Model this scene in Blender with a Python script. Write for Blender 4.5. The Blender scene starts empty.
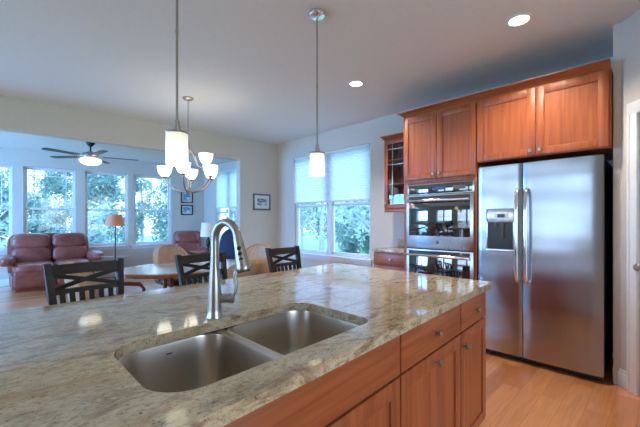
import bpy, bmesh, math, random
from mathutils import Vector, Matrix, noise
random.seed(7)
PI = math.pi
SC = bpy.context.scene
COL = SC.collection

# ------------------------------------------------------------------ camera, world, light, exposure
cam_data = bpy.data.cameras.new('camera')
cam = bpy.data.objects.new('camera', cam_data)
COL.objects.link(cam)
cam.location = (0, 0, 1.27)
cam.rotation_euler = (PI/2, 0, math.radians(45.43 - 90))
cam_data.sensor_width = 36
cam_data.lens = 36*340/640
cam_data.shift_y = 7.5/640
cam_data.clip_start = 0.03
SC.camera = cam
SC.view_settings.view_transform = 'Standard'
SC.view_settings.look = 'None'
SC.view_settings.exposure = 0.47
SC.view_settings.gamma = 1.0
SC.view_settings.use_curve_mapping = False
SC.cycles.use_denoising = True
SC.cycles.max_bounces = 8
SC.cycles.diffuse_bounces = 5
SC.cycles.transparent_max_bounces = 16
SC.cycles.caustics_reflective = False
SC.cycles.caustics_refractive = False
SC.cycles.sample_clamp_indirect = 6

WORLD_STRENGTH = 6.0
world = bpy.data.worlds.new('overcast_sky')
SC.world = world
world.use_nodes = True
wn = world.node_tree
wn.nodes.clear()
w_out = wn.nodes.new('ShaderNodeOutputWorld')
w_bg = wn.nodes.new('ShaderNodeBackground')
w_ramp = wn.nodes.new('ShaderNodeValToRGB')
w_sep = wn.nodes.new('ShaderNodeSeparateXYZ')
w_tc = wn.nodes.new('ShaderNodeTexCoord')
w_ramp.color_ramp.elements[0].position = 0.0
w_ramp.color_ramp.elements[0].color = (0.20, 0.25, 0.31, 1)
w_ramp.color_ramp.elements[1].position = 0.55
w_ramp.color_ramp.elements[1].color = (0.32, 0.60, 1.08, 1)
wn.links.new(w_tc.outputs['Generated'], w_sep.inputs[0])
wn.links.new(w_sep.outputs['Z'], w_ramp.inputs[0])
wn.links.new(w_ramp.outputs[0], w_bg.inputs[0])
w_bg.inputs[1].default_value = WORLD_STRENGTH
wn.links.new(w_bg.outputs[0], w_out.inputs[0])


def area(name, loc, rot, sx, sy, power, color):
    d = bpy.data.lights.new(name, 'AREA')
    d.shape = 'RECTANGLE'
    d.size, d.size_y = sx, sy
    d.energy = power
    d.color = color
    o = bpy.data.objects.new(name, d)
    o.location = loc
    o.rotation_euler = rot
    COL.objects.link(o)
    return o


# fill lamp added behind the camera, shining in through the unseen back opening
area('fill_light', (0.6, -3.05, 1.6), (PI/2, 0, 0), 2.6, 1.9, 26, (0.95, 0.95, 1.0))


# fill lamps added outside the unseen left windows to brighten both rooms
for y_, p_, c_ in ((1.7, 36, (.58, .76, 1.0)), (4.1, 42, (.58, .76, 1.0)), (7.3, 470, (.15, .45, 1.0))):
    area('fill_light', (-3.5, y_, 1.6), (0, -PI/2, 0), 1.8, 1.9, p_, c_)

# ------------------------------------------------------------------ helpers
class B:
    """collects shapes; obj() links them as ONE mesh object"""

    def __init__(s):
        s.bm = bmesh.new()

    def box(s, x0, y0, z0, x1, y1, z1, bev=0.0, seg=2):
        r = bmesh.ops.create_cube(s.bm, size=1.0)
        vs = r['verts']
        for v in vs:
            v.co = Vector((x0 + (v.co.x+.5)*(x1-x0), y0 + (v.co.y+.5)*(y1-y0), z0 + (v.co.z+.5)*(z1-z0)))
        if bev > 0:
            es = list({e for v in vs for e in v.link_edges})
            bmesh.ops.bevel(s.bm, geom=es, offset=bev, segments=seg, affect='EDGES', profile=0.5)
        return s

    def rings(s, rings, cap0=True, cap1=True, closed=True):
        vr = [[s.bm.verts.new(p) for p in r] for r in rings]
        n = len(vr[0])
        for a, b in zip(vr, vr[1:]):
            for i in range(n if closed else n-1):
                j = (i+1) % n
                s.bm.faces.new((a[i], a[j], b[j], b[i]))
        if cap0:
            s.bm.faces.new(list(reversed(vr[0])))
        if cap1:
            s.bm.faces.new(vr[-1])
        return s

    def tube(s, pts, radii, n=12, caps=True, flat=1.0):
        pts = [Vector(p) for p in pts]
        if not hasattr(radii, '__len__'):
            radii = [radii]*len(pts)
        up = None
        rr = []
        for i, p in enumerate(pts):
            t = (pts[min(i+1, len(pts)-1)] - pts[max(i-1, 0)]).normalized()
            if up is None:
                ref = Vector((0, 0, 1)) if abs(t.z) < .9 else Vector((1, 0, 0))
                up = (ref - t*ref.dot(t)).normalized()
            else:
                up = (up - t*up.dot(t)).normalized()
            side = t.cross(up)
            rr.append([p + (up*math.cos(2*PI*k/n)*flat + side*math.sin(2*PI*k/n))*radii[i] for k in range(n)])
        return s.rings([[q for q in reversed(r)] for r in rr], caps, caps)

    def cyl(s, p0, p1, r0, r1=None, n=20):
        return s.tube([p0, p1], [r0, r0 if r1 is None else r1], n)

    def lathe(s, prof, c=(0, 0, 0), n=28, cap=True):
        rr = [[(c[0]+r*math.cos(2*PI*k/n), c[1]+r*math.sin(2*PI*k/n), c[2]+z) for k in range(n)] for r, z in prof]
        return s.rings(rr, cap, cap)

    def prism(s, poly, z0, z1):
        return s.rings([[(x, y, z0) for x, y in poly], [(x, y, z1) for x, y in poly]])

    def bar(s, p0, p1, w, t, up=(0, 0, 1), bev=0.003):
        """rectangular bar from p0 to p1; w across, t along `up`"""
        p0, p1 = Vector(p0), Vector(p1)
        d = (p1-p0).normalized()
        u = Vector(up)
        u = (u - d*u.dot(d)).normalized()
        sd = d.cross(u)
        r = []
        for p in (p0, p1):
            r.append([p+sd*w/2+u*t/2, p-sd*w/2+u*t/2, p-sd*w/2-u*t/2, p+sd*w/2-u*t/2])
        k = len(s.bm.verts)
        s.rings([list(reversed(q)) for q in r])
        return s

    def pillow(s, c, size, p=3.5, rot=None, cuts=9, wr=0.0, seed=0):
        before = set(s.bm.verts)
        r = bmesh.ops.create_cube(s.bm, size=2.0)
        es = list({e for v in r['verts'] for e in v.link_edges})
        bmesh.ops.subdivide_edges(s.bm, edges=es, cuts=cuts, use_grid_fill=True)
        allv = [v for v in s.bm.verts if v not in before]
        R = Matrix.Identity(3) if rot is None else rot
        for v in allv:
            q = v.co
            l = (abs(q.x)**p + abs(q.y)**p + abs(q.z)**p)**(1/p)
            q = q/l
            if wr:
                q = q*(1 + wr*noise.noise(Vector((q.x*2.2+seed, q.y*2.2, q.z*2.2))))
            v.co = R @ Vector((q.x*size[0]/2, q.y*size[1]/2, q.z*size[2]/2)) + Vector(c)
        return s

    def xf(s, M):
        s.bm.transform(M)
        return s

    def obj(s, name, mat, parent=None, loc=None, rotz=0.0, sharp=38):
        bm = s.bm
        bmesh.ops.recalc_face_normals(bm, faces=bm.faces[:])
        lim = math.radians(sharp)
        for f_ in bm.faces:
            f_.smooth = True
        for e in bm.edges:
            if len(e.link_faces) == 2:
                e.smooth = e.calc_face_angle(0) < lim
        me = bpy.data.meshes.new(name)
        bm.to_mesh(me)
        bm.free()
        o = bpy.data.objects.new(name, me)
        COL.objects.link(o)
        if isinstance(mat, (list, tuple)):
            for m_ in mat:
                me.materials.append(m_)
        else:
            me.materials.append(mat)
        if parent is not None:
            o.parent = parent
        if loc is not None:
            o.location = loc
        o.rotation_euler.z = rotz
        return o


def tag(o, label, cat=None, group=None, kind=None):
    if label:
        o['label'] = label
    if cat:
        o['category'] = cat
    if group:
        o['group'] = group
    if kind:
        o['kind'] = kind
    return o


def thing(name, label, cat, loc=(0, 0, 0), rotz=0.0, group=None):
    o = bpy.data.objects.new(name, None)
    o.empty_display_size = 0.1
    COL.objects.link(o)
    o.location = loc
    o.rotation_euler = (0, 0, rotz)
    return tag(o, label, cat, group)


def structure(o, label):
    o['kind'] = 'structure'
    o['label'] = label
    return o


def copy_tree(o, parent=None):
    c = o.copy()
    COL.objects.link(c)
    if parent is not None:
        c.parent = parent
    for ch in [x for x in COL.objects if x.parent == o]:
        copy_tree(ch, c)
    return c


def rounded(poly, radii, n=8):
    """round the corners of a CCW polygon"""
    out = []
    N = len(poly)
    if not hasattr(radii, '__len__'):
        radii = [radii]*N
    for i in range(N):
        p = Vector(poly[i]).to_2d()
        a = (Vector(poly[i-1]).to_2d()-p).normalized()
        b = (Vector(poly[(i+1) % N]).to_2d()-p).normalized()
        ang = a.angle(b)
        d = radii[i]/math.tan(ang/2)
        p0, p1 = p+a*d, p+b*d
        cen = p + (a+b).normalized()*(radii[i]/math.sin(ang/2))
        a0 = math.atan2(p0.y-cen.y, p0.x-cen.x)
        a1 = math.atan2(p1.y-cen.y, p1.x-cen.x)
        da = (a1-a0+PI) % (2*PI) - PI
        for k in range(n+1):
            t = a0+da*k/n
            out.append((cen.x+radii[i]*math.cos(t), cen.y+radii[i]*math.sin(t)))
    return out


# ------------------------------------------------------------------ materials
def srgb(r, g, b):
    f_ = lambda c: (c/255)/12.92 if c/255 <= .04045 else ((c/255+.055)/1.055)**2.4
    return (f_(r), f_(g), f_(b), 1)


class Mat:
    def __init__(s, name):
        s.m = bpy.data.materials.new(name)
        s.m.use_nodes = True
        s.t = s.m.node_tree
        s.b = s.t.nodes['Principled BSDF']

    def n(s, kind, **kw):
        x = s.t.nodes.new(kind)
        for k, v in kw.items():
            if k.startswith('i_'):
                x.inputs[k[2:].replace('_', ' ')].default_value = v
            else:
                setattr(x, k, v)
        return x

    def l(s, a, b):
        s.t.links.new(a, b)

    def coords(s, scale=(1, 1, 1), rot=(0, 0, 0), rand=False, space='Object'):
        tc = s.n('ShaderNodeTexCoord')
        mp = s.n('ShaderNodeMapping')
        mp.inputs['Scale'].default_value = scale
        mp.inputs['Rotation'].default_value = rot
        if rand:
            oi = s.n('ShaderNodeObjectInfo')
            mu = s.n('ShaderNodeMath', operation='MULTIPLY')
            mu.inputs[1].default_value = 37.0
            s.l(oi.outputs['Random'], mu.inputs[0])
            ad = s.n('ShaderNodeVectorMath', operation='ADD')
            s.l(tc.outputs[space], ad.inputs[0])
            s.l(mu.outputs[0], ad.inputs[1])
            s.l(ad.outputs[0], mp.inputs[0])
        else:
            s.l(tc.outputs[space], mp.inputs[0])
        return mp.outputs[0]

    def ramp(s, fac, stops):
        r = s.n('ShaderNodeValToRGB')
        while len(r.color_ramp.elements) < len(stops):
            r.color_ramp.elements.new(0.5)
        for e, (p, c) in zip(r.color_ramp.elements, stops):
            e.position = p
            e.color = c
        s.l(fac, r.inputs[0])
        return r.outputs[0]

    def bump(s, height, strength=.2, dist=.01):
        b = s.n('ShaderNodeBump')
        b.inputs['Strength'].default_value = strength
        b.inputs['Distance'].default_value = dist
        s.l(height, b.inputs['Height'])
        s.l(b.outputs[0], s.b.inputs['Normal'])

    def set(s, **kw):
        for k, v in kw.items():
            s.b.inputs[k.replace('_', ' ')].default_value = v
        return s


def plain(name, col, rough=.5, metal=0.0, noise_amt=.04, scale=30, **kw):
    m = Mat(name)
    m.set(Roughness=rough, Metallic=metal, **kw)
    nz = m.n('ShaderNodeTexNoise')
    nz.inputs['Scale'].default_value = scale
    nz.inputs['Detail'].default_value = 3
    m.l(m.coords(), nz.inputs['Vector'])
    lo = tuple(c*(1-noise_amt*2) for c in col[:3])+(1,)
    hi = tuple(min(1, c*(1+noise_amt*2)) for c in col[:3])+(1,)
    m.l(m.ramp(nz.outputs['Fac'], [(.3, lo), (.7, hi)]), m.b.inputs['Base Color'])
    return m.m


def wood(name, cols, scale, rough=.3, rand=True, coat=0.0):
    m = Mat(name)
    m.set(Roughness=rough, Coat_Weight=coat, Coat_Roughness=.15)
    v = m.coords(scale, rand=rand)
    nz = m.n('ShaderNodeTexNoise')
    nz.inputs['Scale'].default_value = 1.0
    nz.inputs['Detail'].default_value = 5
    nz.inputs['Distortion'].default_value = .6
    m.l(v, nz.inputs['Vector'])
    m.l(m.ramp(nz.outputs['Fac'], [(.28, cols[0]), (.5, cols[1]), (.74, cols[2])]), m.b.inputs['Base Color'])
    return m.m


def emit(name, col, strength):
    m = Mat(name)
    m.set(Base_Color=col, Roughness=.4)
    m.b.inputs['Emission Color'].default_value = col
    m.b.inputs['Emission Strength'].default_value = strength
    return m.m


def steel(name, col, rough, scale=None, wav=0.0):
    m = Mat(name)
    m.set(Base_Color=col, Metallic=1.0, Roughness=rough)
    nz = m.n('ShaderNodeTexNoise')
    nz.inputs['Scale'].default_value = 3
    m.l(m.coords(rand=True), nz.inputs['Vector'])
    m.l(m.ramp(nz.outputs['Fac'], [(.3, (rough*.93,)*3+(1,)), (.7, (rough*1.07,)*3+(1,))]), m.b.inputs['Roughness'])
    if wav:
        n2 = m.n('ShaderNodeTexNoise')
        n2.inputs['Scale'].default_value = 2.0
        n2.inputs['Detail'].default_value = 0
        m.l(m.coords((1, 1, 2.4)), n2.inputs['Vector'])
        m.bump(n2.outputs['Fac'], wav, .05)
    return m.m


M = {}
M['ceiling'] = plain('ceiling_paint', srgb(228, 228, 228), .9, noise_amt=.01)
M['wall'] = plain('wall_paint', srgb(210, 203, 194), .85, noise_amt=.012)
M['trim'] = plain('white_trim_paint', srgb(228, 230, 232), .4, noise_amt=.008)
CH = [srgb(136, 66, 34), srgb(158, 82, 44), srgb(172, 95, 53)]
M['cherry'] = wood('cherry_wood', CH, (38, 38, 1.6), .38)
M['cherry_h'] = wood('cherry_wood_across', CH, (1.6, 38, 38), .38)
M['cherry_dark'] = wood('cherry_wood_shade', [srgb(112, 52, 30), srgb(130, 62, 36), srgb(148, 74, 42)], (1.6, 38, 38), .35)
M['steel'] = steel('brushed_stainless_steel', (.42, .43, .46, 1), .25, wav=.22)
M['steel_oven'] = steel('oven_stainless_steel', (.64, .65, .68, 1), .26, (3, 3, 160))
M['steel_sink'] = steel('satin_sink_steel', (.62, .56, .49, 1), .30, (120, 120, 4))
M['nickel'] = steel('brushed_nickel', (.44, .41, .38, 1), .30, (60, 60, 60))
M['chrome'] = steel('polished_chrome', (.78, .79, .80, 1), .1, (20, 20, 20))
M['black'] = plain('black_plastic', (.012, .012, .013, 1), .4)
M['darkgrey'] = plain('charcoal_case', (.09, .09, .095, 1), .5)
M['espresso'] = wood('espresso_wood', [srgb(22, 14, 10), srgb(31, 21, 15), srgb(42, 29, 21)], (2, 30, 30), .55)
M['espresso_seat'] = plain('espresso_seat_wood', srgb(36, 27, 22), .35)
M['tan'] = plain('tan_fabric', srgb(196, 164, 138), .85, noise_amt=.06, scale=60)
M['rattan'] = wood('reddish_rattan_wood', [srgb(120, 62, 40), srgb(140, 76, 50), srgb(156, 90, 60)], (20, 20, 3), .4)
M['tabletop'] = wood('oak_table_wood', [srgb(150, 84, 48), srgb(172, 100, 58), srgb(186, 114, 70)], (2, 30, 30), .15, coat=.4)
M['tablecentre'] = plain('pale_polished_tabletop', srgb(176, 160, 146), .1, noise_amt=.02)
M['navy'] = plain('navy_fabric', srgb(46, 58, 88), .8, noise_amt=.05)
M['brass'] = steel('aged_brass', (.5, .36, .18, 1), .35, (40, 40, 40))
M['darkbronze'] = plain('dark_bronze', srgb(62, 56, 56), .4, .5)
M['blade'] = plain('walnut_fan_blade', srgb(78, 66, 70), .5, noise_amt=.08)
M['mat_board'] = plain('white_mat_board', srgb(222, 224, 228), .8, noise_amt=.01)
M['frame_black'] = plain('black_frame', srgb(26, 28, 36), .35)
M['frame_grey'] = plain('pewter_frame', srgb(96, 98, 106), .35)
M['lampshade'] = emit('terracotta_lamp_shade', srgb(206, 132, 100), .10)
M['shade_white'] = emit('white_lamp_shade', srgb(226, 226, 224), .12)
M['glow'] = emit('lit_frosted_glass', (1.0, .94, .82, 1), 2.0)
M['glow_soft'] = emit('lit_opal_glass', (1.0, .90, .70, 1), 1.35)
M['can'] = emit('recessed_lamp', (1.0, .95, .86, 1), 7)
M['display'] = emit('blue_display', (.02, .05, .16, 1), .25)

# pendant glass: brighter where the bulb sits inside
m = Mat('pendant_glass')
m.set(Base_Color=srgb(226, 232, 214), Roughness=.35)
m.b.inputs['Emission Color'].default_value = (1.0, .96, .80, 1)
tc = m.n('ShaderNodeTexCoord')
sp = m.n('ShaderNodeSeparateXYZ')
m.l(tc.outputs['Object'], sp.inputs[0])
mr = m.n('ShaderNodeMapRange')
mr.inputs['From Min'].default_value = .0
mr.inputs['From Max'].default_value = .2
m.l(sp.outputs['Z'], mr.inputs[0])
rp = m.ramp(mr.outputs[0], [(.08, (.45,)*3+(1,)), (.2, (1,)*3+(1,)), (.5, (.95,)*3+(1,)), (.66, (.4,)*3+(1,)), (1, (.26,)*3+(1,))])
mu = m.n('ShaderNodeMath', operation='MULTIPLY')
mu.inputs[1].default_value = 1.15
m.l(rp, mu.inputs[0])
m.l(mu.outputs[0], m.b.inputs['Emission Strength'])
M['pendant_glass'] = m.m

# leather
m = Mat('burgundy_leather')
m.set(Roughness=.42)
nz = m.n('ShaderNodeTexNoise'); nz.inputs['Scale'].default_value = 5; nz.inputs['Detail'].default_value = 4
m.l(m.coords(rand=True), nz.inputs['Vector'])
m.l(m.ramp(nz.outputs['Fac'], [(.3, srgb(120, 60, 52)), (.7, srgb(156, 90, 78))]), m.b.inputs['Base Color'])
n2 = m.n('ShaderNodeTexNoise'); n2.inputs['Scale'].default_value = 14; n2.inputs['Detail'].default_value = 3
m.l(m.coords(rand=True), n2.inputs['Vector'])
m.bump(n2.outputs['Fac'], .35, .02)
M['leather'] = m.m

# granite
m = Mat('polished_granite')
m.set(Roughness=.07, Specular_IOR_Level=.5)
v1 = m.coords((3.4, 8.0, 8.0), (0, 0, math.radians(24)))
nz = m.n('ShaderNodeTexNoise'); nz.inputs['Scale'].default_value = 1.6; nz.inputs['Detail'].default_value = 9; nz.inputs['Roughness'].default_value = .74; nz.inputs['Distortion'].default_value = .9
m.l(v1, nz.inputs['Vector'])
base0 = m.ramp(nz.outputs['Fac'], [(.30, srgb(112, 98, 84)), (.42, srgb(168, 146, 116)), (.50, srgb(210, 190, 156)), (.58, srgb(186, 168, 140)), (.68, srgb(218, 204, 178)), (.8, srgb(168, 134, 98))])
fn_ = m.n('ShaderNodeTexNoise'); fn_.inputs['Scale'].default_value = 38; fn_.inputs['Detail'].default_value = 6; fn_.inputs['Roughness'].default_value = .75
m.l(m.coords((1, 1.7, 1.4), (0, 0, math.radians(24))), fn_.inputs['Vector'])
fine = m.ramp(fn_.outputs['Fac'], [(.32, (.48, .43, .39, 1)), (.46, (.92, .90, .87, 1)), (.6, (1.08, 1.07, 1.06, 1)), (.72, (.78, .72, .66, 1))])
mf = m.n('ShaderNodeMix', data_type='RGBA', blend_type='MULTIPLY'); mf.inputs['Factor'].default_value = 1
m.l(base0, mf.inputs['A']); m.l(fine, mf.inputs['B'])
base = mf.outputs['Result']
v2 = m.coords((1, 1, 1))
vo = m.n('ShaderNodeTexNoise'); vo.inputs['Scale'].default_value = 120; vo.inputs['Detail'].default_value = 3; vo.inputs['Roughness'].default_value = .7
m.l(v2, vo.inputs['Vector'])
speck = m.ramp(vo.outputs['Fac'], [(.30, (1, 1, 1, 1)), (.42, (0, 0, 0, 1))])
mx = m.n('ShaderNodeMix', data_type='RGBA')
m.l(speck, mx.inputs['Factor']); m.l(base, mx.inputs['A']); mx.inputs['B'].default_value = srgb(92, 74, 62)
v3 = m.coords((1.2, 3.4, 3), (0, 0, math.radians(24)))
ru = m.n('ShaderNodeTexNoise'); ru.inputs['Scale'].default_value = 2.4; ru.inputs['Detail'].default_value = 6; ru.inputs['Distortion'].default_value = .8
m.l(v3, ru.inputs['Vector'])
rust = m.ramp(ru.outputs['Fac'], [(.55, (0, 0, 0, 1)), (.72, (.75, .75, .75, 1))])
mx2 = m.n('ShaderNodeMix', data_type='RGBA')
m.l(rust, mx2.inputs['Factor']); m.l(mx.outputs['Result'], mx2.inputs['A']); mx2.inputs['B'].default_value = srgb(160, 116, 82)
m.l(mx2.outputs['Result'], m.b.inputs['Base Color'])
M['granite'] = m.m

# plank floor: boards run along X
m = Mat('hickory_plank_floor')
m.set(Roughness=.28, Coat_Weight=1.0, Coat_Roughness=.25, Coat_IOR=1.7)
br = m.n('ShaderNodeTexBrick')
br.offset = .37; br.offset_frequency = 2
br.inputs['Scale'].default_value = 1.0
br.inputs['Brick Width'].default_value = 1.1
br.inputs['Row Height'].default_value = .127
br.inputs['Mortar Size'].default_value = .0012
br.inputs['Mortar Smooth'].default_value = .3
br.inputs['Bias'].default_value = 0
br.inputs['Color1'].default_value = (0, 0, 0, 1)
br.inputs['Color2'].default_value = (1, 1, 1, 1)
br.inputs['Mortar'].default_value = (.5, .5, .5, 1)
co = m.coords()
m.l(co, br.inputs['Vector'])
plank = m.ramp(br.outputs['Color'], [(0, srgb(158, 88, 46)), (.3, srgb(204, 130, 76)), (.65, srgb(222, 152, 96)), (.85, srgb(206, 134, 80)), (1, srgb(172, 100, 54))])
g = m.n('ShaderNodeTexNoise'); g.inputs['Scale'].default_value = 1; g.inputs['Detail'].default_value = 6; g.inputs['Distortion'].default_value = 1.2
m.l(m.coords((2.5, 26, 26)), g.inputs['Vector'])
grain = m.ramp(g.outputs['Fac'], [(.3, (.80, .78, .76, 1)), (.7, (1.08, 1.08, 1.08, 1))])
mm = m.n('ShaderNodeMix', data_type='RGBA', blend_type='MULTIPLY')
mm.inputs['Factor'].default_value = 1
m.l(plank, mm.inputs['A']); m.l(grain, mm.inputs['B'])
m2 = m.n('ShaderNodeMix', data_type='RGBA')
m.l(br.outputs['Fac'], m2.inputs['Factor']); m.l(mm.outputs['Result'], m2.inputs['A']); m2.inputs['B'].default_value = srgb(150, 96, 58)
m.l(m2.outputs['Result'], m.b.inputs['Base Color'])
M['floor'] = m.m

# window glass: thin pane, clear with a fresnel reflection
def glass_mat(name, tint, ior=1.45):
    m = Mat(name)
    m.t.nodes.remove(m.b)
    tr = m.n('ShaderNodeBsdfTransparent'); tr.inputs[0].default_value = tint
    gl = m.n('ShaderNodeBsdfGlossy'); gl.inputs['Roughness'].default_value = .01
    fr = m.n('ShaderNodeFresnel')
    ge = m.n('ShaderNodeNewGeometry')
    mi = m.n('ShaderNodeMapRange')          # same reflectance entering and leaving the pane
    mi.inputs['To Min'].default_value = ior; mi.inputs['To Max'].default_value = 1/ior
    m.l(ge.outputs['Backfacing'], mi.inputs[0]); m.l(mi.outputs[0], fr.inputs['IOR'])
    mx = m.n('ShaderNodeMixShader')
    m.l(fr.outputs[0], mx.inputs[0]); m.l(tr.outputs[0], mx.inputs[1]); m.l(gl.outputs[0], mx.inputs[2])
    m.l(mx.outputs[0], m.t.nodes['Material Output'].inputs[0])
    return m.m


M['glass'] = glass_mat('window_glass', (.96, .98, .99, 1))
M['cab_glass'] = glass_mat('cabinet_glass', (.88, .9, .9, 1), 1.4)
m = Mat('oven_glass')
m.set(Base_Color=(.012, .014, .018, 1), Roughness=.04, Specular_IOR_Level=1.0)
m.b.inputs['IOR'].default_value = 1.85
M['oven_glass'] = m.m

# translucent cellular shade
m = Mat('cellular_shade_cloth')
m.t.nodes.remove(m.b)
di = m.n('ShaderNodeBsdfDiffuse'); di.inputs[0].default_value = srgb(228, 228, 236)
tl = m.n('ShaderNodeBsdfTranslucent'); tl.inputs[0].default_value = srgb(232, 232, 246)
mx = m.n('ShaderNodeMixShader'); mx.inputs[0].default_value = .62
m.l(di.outputs[0], mx.inputs[1]); m.l(tl.outputs[0], mx.inputs[2])
m.l(mx.outputs[0], m.t.nodes['Material Output'].inputs[0])
M['shade'] = m.m

# outdoors
def leaf_mat(name, a, b):
    m = Mat(name)
    m.t.nodes.remove(m.b)
    oi = m.n('ShaderNodeObjectInfo')
    nz = m.n('ShaderNodeTexNoise'); nz.inputs['Scale'].default_value = 1.6
    m.l(m.coords(rand=True), nz.inputs['Vector'])
    c = m.ramp(nz.outputs['Fac'], [(.35, a), (.65, b)])
    di = m.n('ShaderNodeBsdfDiffuse'); tl = m.n('ShaderNodeBsdfTranslucent')
    m.l(c, di.inputs[0]); m.l(c, tl.inputs[0])
    mx = m.n('ShaderNodeMixShader'); mx.inputs[0].default_value = .4
    m.l(di.outputs[0], mx.inputs[1]); m.l(tl.outputs[0], mx.inputs[2])
    m.l(mx.outputs[0], m.t.nodes['Material Output'].inputs[0])
    return m.m


M['leaf'] = leaf_mat('evergreen_leaves', srgb(112, 144, 138), srgb(166, 190, 182))
M['leaf2'] = leaf_mat('pale_leaves', srgb(162, 184, 178), srgb(220, 226, 224))
M['bark'] = plain('pale_bark', srgb(208, 202, 206), .9, noise_amt=.12, scale=6)
M['ground'] = plain('grass_ground', srgb(120, 156, 110), .95, noise_amt=.15, scale=2)

# ------------------------------------------------------------------ room shell
CEIL, LCEIL, WX = 2.8, 2.70, 4.16
FW0 = Vector((4.16, 8.62, 0)); FWD = Vector((.2-4.16, 9.05-8.62, 0)).normalized()     # far wall, from its right corner leftwards
FWA = math.atan2(FWD.y, FWD.x)
PW0 = Vector((4.16, 5.44, 0)); PWD = Vector((.13-4.16, 5.68-5.44, 0)).normalized()    # partition
PWA = math.atan2(PWD.y, PWD.x)

b = B(); b.box(-3.2, -2.8, -.1, 4.3, 9.7, 0)
structure(b.obj('floor', M['floor']), 'orange hickory plank floor running through kitchen and living room')


def wall_holes(bx, L, Hh, holes, t):
    """wall in local x (0..L), thickness y 0..t, height Hh, rectangular holes (x0,x1,z0,z1)"""
    xs = 0.0
    for (x0, x1, z0, z1) in sorted(holes):
        bx.box(xs, 0, 0, x0, t, Hh)
        if z0 > 0:
            bx.box(x0, 0, 0, x1, t, z0)
        bx.box(x0, 0, z1, x1, t, Hh)
        xs = x1
    bx.box(xs, 0, 0, L, t, Hh)


def wall_obj(name, label, origin, ang, L, Hh, holes, t=.14, flip=False):
    bx = B()
    wall_holes(bx, L, Hh, holes, t)
    if flip:
        bx.xf(Matrix.Translation((0, -t, 0)))
    return structure(bx.obj(name, M['wall'], None, origin, ang), label)


KW = (3.14, 4.93, .68, 2.455)           # kitchen window: y0,y1,z0,z1
LW = (6.74, 8.00, .50, 2.50)            # living-room side window
Y0 = -2.8
# right wall: local x runs +Y, thickness away from the room (+X)  -> rotate 90 deg, y local = -X, so flip
wall_obj('wall_right', 'right hand wall with kitchen window and cabinets', (WX, Y0, 0), PI/2, 9.6-Y0, CEIL+.1,
         [(KW[0]-Y0, KW[1]-Y0, KW[2], KW[3]), (LW[0]-Y0, LW[1]-Y0, LW[2], LW[3])], flip=True)
# far wall: local x runs leftwards, outside is +Y: direction angle ~174 deg, local y points -Y  -> flip
FS = [(.835, 1.67), (1.785, 2.62), (2.785, 3.635), (3.80, 4.635), (4.80, 5.635)]
FZ = (.70, 2.375)
wall_obj('wall_far', 'far living room wall of tall windows', FW0, FWA, 7.5, LCEIL+.1,
         [(a_, b_, FZ[0], FZ[1]) for a_, b_ in FS], flip=True)
# partition between kitchen and living room: jamb + header
HEAD = 2.395
b = B()
b.box(-.0, -.14, 0, .82, 0, CEIL+.05)
b.box(.82, -.14, HEAD, 7.3, 0, CEIL+.05)
structure(b.obj('wall_center', M['wall'], None, PW0, PWA), 'beige wall stub and header over the opening to the living room')
wall_obj('wall_left', 'left outside wall with tall windows', (-3.0, Y0, 0), PI/2, 12.4, CEIL+.1,
         [(.75-Y0, 2.65-Y0, .45, 2.3), (3.15-Y0, 5.05-Y0, .45, 2.3), (6.3-Y0, 8.3-Y0, .45, 2.3)])
wall_obj('wall_back', 'unseen back wall with unglazed opening for the fill lamp', (-3.14, -2.66, 0), 0, 7.44, CEIL+.1, [(2.4, 5.1, .1, 2.35)], flip=True)  # opening added out of view to let the fill lamp in

b = B(); b.box(-3.14, -2.8, CEIL, 4.3, 5.9, CEIL+.1)
bb = b.obj('ceiling', M['ceiling']); structure(bb, 'smooth white kitchen ceiling')
poly = [(4.3, 5.56), (4.3, 8.75), (-3.14, 9.56), (-3.14, 6.0)]
b = B(); b.prism(poly, LCEIL, LCEIL+.08)
structure(b.obj('ceiling', M['ceiling']), 'lower white living room ceiling beyond the header')

# pantry corner wall: short return beside the fridge, then a diagonal run with the door
PC = Vector((3.555, .285, 0))
PDIR = Vector((-.77, -.64, 0)).normalized()
PA = math.atan2(PDIR.y, PDIR.x)
b = B()
b.box(3.50, .175, 0, 4.16, .285, CEIL)
structure(b.obj('wall_return', M['wall']), 'short white wall return beside the refrigerator')
DX0, DX1, DZ = .235, .985, 2.06
b = B()
wall_holes(b, 1.35, CEIL, [(DX0, DX1, 0, DZ)], .11)
structure(b.obj('wall_pantry', M['wall'], None, PC, PA), 'diagonal white wall holding the pantry door')
b = B()
for x in (DX0-.085, DX1-.005):
    b.box(x, -.02, 0, x+.09, 0.0, DZ+.0, .004)
    b.box(x+.012, -.026, 0, x+.03, -.018, DZ, .003)
b.box(DX0-.085, -.02, DZ-.005, DX1+.085, 0.0, DZ+.085, .004)
structure(b.obj('trim_1', M['trim'], None, PC, PA), 'white casing around the pantry door')
# door_1
b = B()
b.box(DX0+.004, .012, .01, DX1-.004, .047, DZ-.006, .003)
d1 = structure(b.obj('door_1', M['trim'], None, PC, PA), 'white panelled pantry door at right edge')
b = B()
for (x0, x1, z0, z1) in ((.11, .36, .2, .86), (.41, .66, .2, .86), (.11, .36, 1.0, 1.9), (.41, .66, 1.0, 1.9)):
    x0 += DX0; x1 += DX0
    b.box(x0, .006, z0, x1, .013, z1, .003)
    b.box(x0+.03, .002, z0+.03, x1-.03, .008, z1-.03, .003)
b.obj('door_panel', M['trim'], d1)
b = B()
kx = DX0+.06
b.tube([(kx, .014, .94), (kx, -.001, .94)], [.03, .028], 20)
b.tube([(kx, .0, .94), (kx, -.04, .94)], [.011, .011], 14)
b.tube([(kx, -.035, .94), (kx, -.042, .94), (kx, -.058, .94), (kx, -.068, .94), (kx, -.072, .94)], [.014, .024, .029, .022, .006], 20)
b.obj('door_knob', M['nickel'], d1)


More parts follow.
